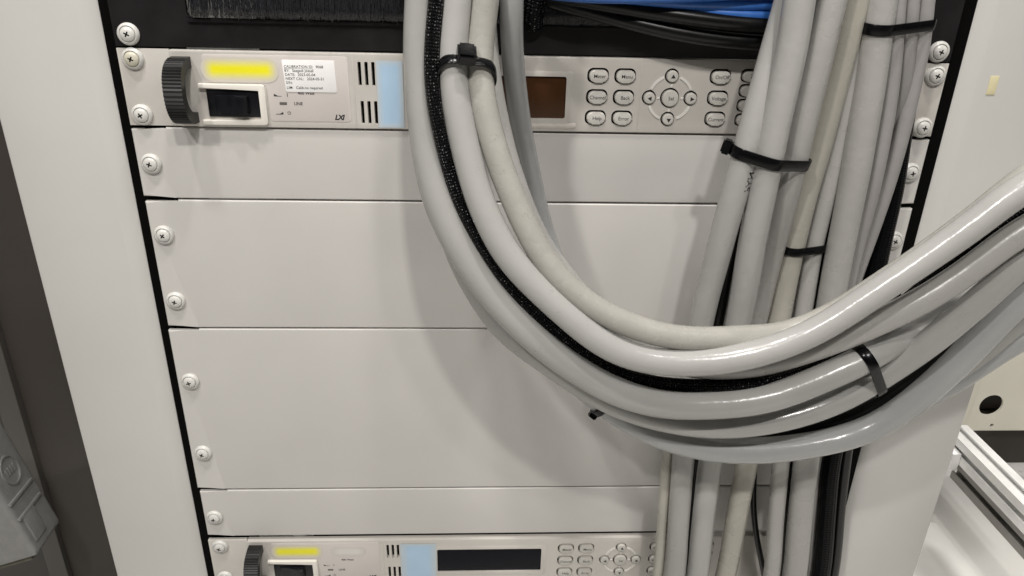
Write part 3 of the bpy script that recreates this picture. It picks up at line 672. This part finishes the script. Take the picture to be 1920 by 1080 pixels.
# ---------------------------------------------------------------- cable ties
def hull2(pts):
    pts = sorted(pts); 
    def half(ps):
        h = []
        for p in ps:
            while len(h) > 1 and (h[-1][0] - h[-2][0]) * (p[1] - h[-2][1]) - (h[-1][1] - h[-2][1]) * (p[0] - h[-2][0]) <= 0: h.pop()
            h.append(p)
        return h
    return half(pts)[:-1] + half(pts[::-1])[:-1]
def tie(keys, px, py, fwd, label, tilt=0, roll=0, head=None, hs=1.0, width=4.6):
    """nylon tie drawn tight round the named cables: the band follows the hull of their cross-sections"""
    c = at(px, py, fwd); T = Vector(); near = []
    for k in keys:
        pts, dia = PATHS[k]; i = min(range(2, len(pts) - 2), key=lambda q: (pts[q] - c).length)
        t = (pts[i + 2] - pts[i - 2]).normalized()
        if T.length and t.dot(T) < 0: t = -t
        T += t; near.append((pts, dia, i))
    T.normalize()
    if T.z > 0: T = -T
    view = CAM_LOC - c; view = (view - T * view.dot(T)).normalized(); sx = view.cross(T).normalized()
    q = Matrix.Rotation(R(tilt), 3, sx) @ Matrix.Rotation(R(roll), 3, view)
    N_ = q @ T; ex = (sx - N_ * sx.dot(N_)).normalized(); ey = N_.cross(ex)
    if ey.dot(view) < 0: ey = -ey
    cloud = []
    for pts, dia, i in near:
        best = min(range(len(pts)), key=lambda k_: abs((pts[k_] - c).dot(N_)) + (10 if abs(k_ - i) > 8 else 0))
        j = min(max(best, 1), len(pts) - 2); t = (pts[j + 1] - pts[j - 1]).normalized()
        p = pts[j] - t * ((pts[j] - c).dot(N_) / t.dot(N_))
        # ellipse where the plane cuts the tube
        u = t - N_ * t.dot(N_); st = 1 / max(abs(t.dot(N_)), .3); r = dia * .0005 + .0002
        maj = u.normalized() if u.length > 1e-4 else ex; mnr = N_.cross(maj)
        for k in range(40):
            a = 2 * math.pi * k / 40; g = p + maj * (r * st * math.cos(a)) + mnr * (r * math.sin(a)) - c
            cloud.append((g.dot(ex), g.dot(ey)))
    H = hull2(cloud)
    # resample evenly, smooth a little
    segs = [(H[i], H[(i + 1) % len(H)]) for i in range(len(H))]
    tot = sum(math.dist(*s) for s in segs); n = 90; ring = []; acc = 0; si = 0
    for k in range(n):
        d = tot * k / n
        while acc + math.dist(*segs[si]) < d: acc += math.dist(*segs[si]); si += 1
        f = (d - acc) / max(math.dist(*segs[si]), 1e-9); a, b = segs[si]; ring.append((a[0] + (b[0] - a[0]) * f, a[1] + (b[1] - a[1]) * f))
    root = tag(empty('cable_tie'), label, 'cable tie', 'black cable ties'); root.location = c
    bm = bmesh.new(); w2, th = width * .0005, .0012; loops = []
    for k in range(n):
        a, b, p = ring[k - 1], ring[(k + 1) % n], ring[k]
        tx, ty = b[0] - a[0], b[1] - a[1]; l = math.hypot(tx, ty); nx, ny = ty / l, -tx / l
        v4 = []
        for o_, s in ((0, -1), (.75, -1), (1, -.82), (1, .82), (.75, 1), (0, 1)):
            v4.append(bm.verts.new(ex * (p[0] + nx * th * o_) + ey * (p[1] + ny * th * o_) + N_ * (w2 * s)))
        loops.append(v4)
    for k in range(n):
        A, B = loops[k], loops[(k + 1) % n]
        for q_ in range(6): bm.faces.new((A[q_], A[(q_ + 1) % 6], B[(q_ + 1) % 6], B[q_]))
    bmesh.ops.recalc_face_normals(bm, faces=bm.faces)
    finish(bm, 'band', TIEM, root, 'auto', scale=1)
    if head is not None:
        # head sits where the hull meets direction `head` (degrees in the band plane, 90 = towards the viewer)
        if head == 'mid':
            k = max(range(n), key=lambda q_: (ring[q_][1] > 0) - abs(ring[q_][0]) * 50)
        else: d = (math.cos(R(head)), math.sin(R(head))); k = max(range(n), key=lambda q_: ring[q_][0] * d[0] + ring[q_][1] * d[1])
        p = ring[k]; a, b = ring[k - 2], ring[(k + 2) % n]; tx, ty = b[0] - a[0], b[1] - a[1]; l = math.hypot(tx, ty); tx /= l; ty /= l; nx, ny = ty, -tx
        M = Matrix((ex * tx + ey * ty, ex * nx + ey * ny, N_)).transposed()
        bm = bmesh.new(); box_bm(bm, -3.6, 3.6, .2, 5.6, -3.9, 3.9)
        bmesh.ops.bevel(bm, geom=bm.edges[:], offset=.9, segments=2, affect='EDGES')
        # slot step and pawl rib on the outer face
        box_bm(bm, -1.2, 1.2, 5.1, 5.7, -3.0, 3.0)
        for v_ in bm.verts: v_.co = M @ (v_.co * (.001 * hs)) + ex * p[0] + ey * p[1]
        bmesh.ops.recalc_face_normals(bm, faces=bm.faces)
        finish(bm, 'head', TIEM, root, 'auto', scale=1)
    return root
tie(('L2', 'L3'), 874, 136, 74, 'tie with its square head in front, round two cables at the top of the loop', tilt=-40, head='mid', width=6, hs=1.25)
tie(('V1', 'V2', 'V3'), 1445, 296, 46, 'sloping tie with its head sticking out left of the right-hand bundle', tilt=0, roll=-9, head=180, width=6.2)
tie(('V4', 'V5'), 1508, 462, 25, 'short horizontal tie round the yellowed cable', tilt=4, width=5)
tie(('V6', 'V7', 'V8', 'V9'), 1690, 48, 28, 'level tie at top right round four cables', tilt=2, roll=-10, width=5.8)
tie(('L1', 'M'), 1630, 694, 95, 'tie round two cables at the lower right of the loop', tilt=0, head=300, width=5.6)
# cut tail of the tie behind the loop
t6 = tie(('N',), 1132, 753, 70, 'tie behind the loop of which only a black corner shows', tilt=0, head=180, width=4.6, hs=.62)

# ---------------------------------------------------------------- left of the cabinet
nb = tag(empty('neighbour_cabinet', (-190, 120, -662)), 'cabinet side left of the pale frame, gap shade in its dark colour', 'cabinet')
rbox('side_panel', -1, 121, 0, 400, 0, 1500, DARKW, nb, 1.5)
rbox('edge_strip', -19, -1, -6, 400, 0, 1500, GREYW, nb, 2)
rbox('inner_panel', -420, -19, 2, 400, 0, 1500, mat('shaded_face_grey', (.058, .053, .048), .55, noise=(12, .1)), nb, 1.5)  # gap shade put into this face's dark colour as well
hd = tag(empty('connector_hood', (-129, 0, -371)), 'grey cast metal connector hood at the lower left edge', 'connector')
hd.rotation_euler = (R(-4), R(-15), R(6))
rbox('housing', -64, 0, 0, 42, -2, 100, HOODM, hd, 5, 4)
rbox('gasket', -60, -8, 4, 30, -6, -1.8, GASK, hd, 1.2)
for z0, z1, y0, y1 in ((8, 30, 6, 22), (44, 46.4, 2, 36), (30, 32.4, 2, 36)):
    rbox('raised_rib', -1.5, 1.6, y0, y1, z0, z1, HOODM, hd, .7)
bm = bmesh.new(); n = 40
ov = [(22 + 11 * math.cos(2 * math.pi * k / n), 64 + 12 * math.sin(2 * math.pi * k / n)) for k in range(n)]
iv = [(22 + 9.4 * math.cos(2 * math.pi * k / n), 64 + 10.4 * math.sin(2 * math.pi * k / n)) for k in range(n)]
for k in range(n):
    k2 = (k + 1) % n; q = [ov[k], ov[k2], iv[k2], iv[k]]
    vs0 = [bm.verts.new((-1, y, z)) for y, z in q]; vs1 = [bm.verts.new((1.0, y, z)) for y, z in q]
    bm.faces.new(vs1)
    for i in range(4): bm.faces.new((vs0[i], vs0[(i + 1) % 4], vs1[(i + 1) % 4], vs1[i]))
bmesh.ops.recalc_face_normals(bm, faces=bm.faces)
finish(bm, 'embossed_oval', HOODM, hd, 'auto')
for k in range(4): rbox('emboss_mark', -1, .7, 16 + 3.4 * k, 18 + 3.4 * k, 61, 67, HOODM, hd, .3)

# ---------------------------------------------------------------- right of the cabinet
tb = tag(empty('tape_tab', (511.6, 0, -12.5)), 'small cream tape tab on the right cabinet post', 'tape')
rbox('tape', -1.8, 3.6, -.35, -.02, -5.6, 5.4, TAPE, tb, .1)
bx = tag(empty('cream_enclosure', (920, 450, -662)), 'cream metal enclosure with a round hole behind the cabinet', 'enclosure')
fp = plate('front_sheet', [(0, 82), (420, 82), (420, 560), (0, 560)], 0, 3, CREAMB, None, 1.5)
boolean(fp, cutter([circle(36.5, 127, 17.5), circle(48, 91.5, 3)], -5, 10, CREAMB)); fp.parent = bx
rbox('flange', -7, 6, -5, 2, 78, 560, CREAMB, bx, 1.5)
rbox('body', 3, 418, 55, 400, 84, 558, DARKW, bx, 1)
rbox('plinth', 10, 420, 30, 400, 0, 81, DARKW, bx, 1)
ba = tag(empty('aluminium_profile', (834, -120, -515)), 'slotted aluminium profile bar receding beside the cream enclosure', 'profile bar')
prof = []
S_ = 15
for q in range(4):
    a = R(90 * q); c, s = math.cos(a), math.sin(a)
    side = [(-S_, -S_), (-4, -S_), (-4, -S_ + 2.2), (-8, -S_ + 2.2), (-8, -S_ + 7), (8, -S_ + 7), (8, -S_ + 2.2), (4, -S_ + 2.2), (4, -S_)]
    prof += [(x * c - z * s, x * s + z * c) for x, z in side]
bm = bmesh.new(); prism_bm(bm, prof, 0, 470); bmesh.ops.recalc_face_normals(bm, faces=bm.faces)
finish(bm, 'upper_profile', ALU, ba, False)
bm = bmesh.new(); prism_bm(bm, [(x + 5, z - 30.6) for x, z in prof], 0, 440); bmesh.ops.recalc_face_normals(bm, faces=bm.faces)
finish(bm, 'lower_profile', mat('aluminium_dark', (.30, .29, .275), .42, metal=.5, noise=(60, .08)), ba, False)  # lower bar in a darker grey than the upper one
rbox('end_bracket', -27, -15.5, 425, 455, -24, 2, ALU, ba, 1.5)
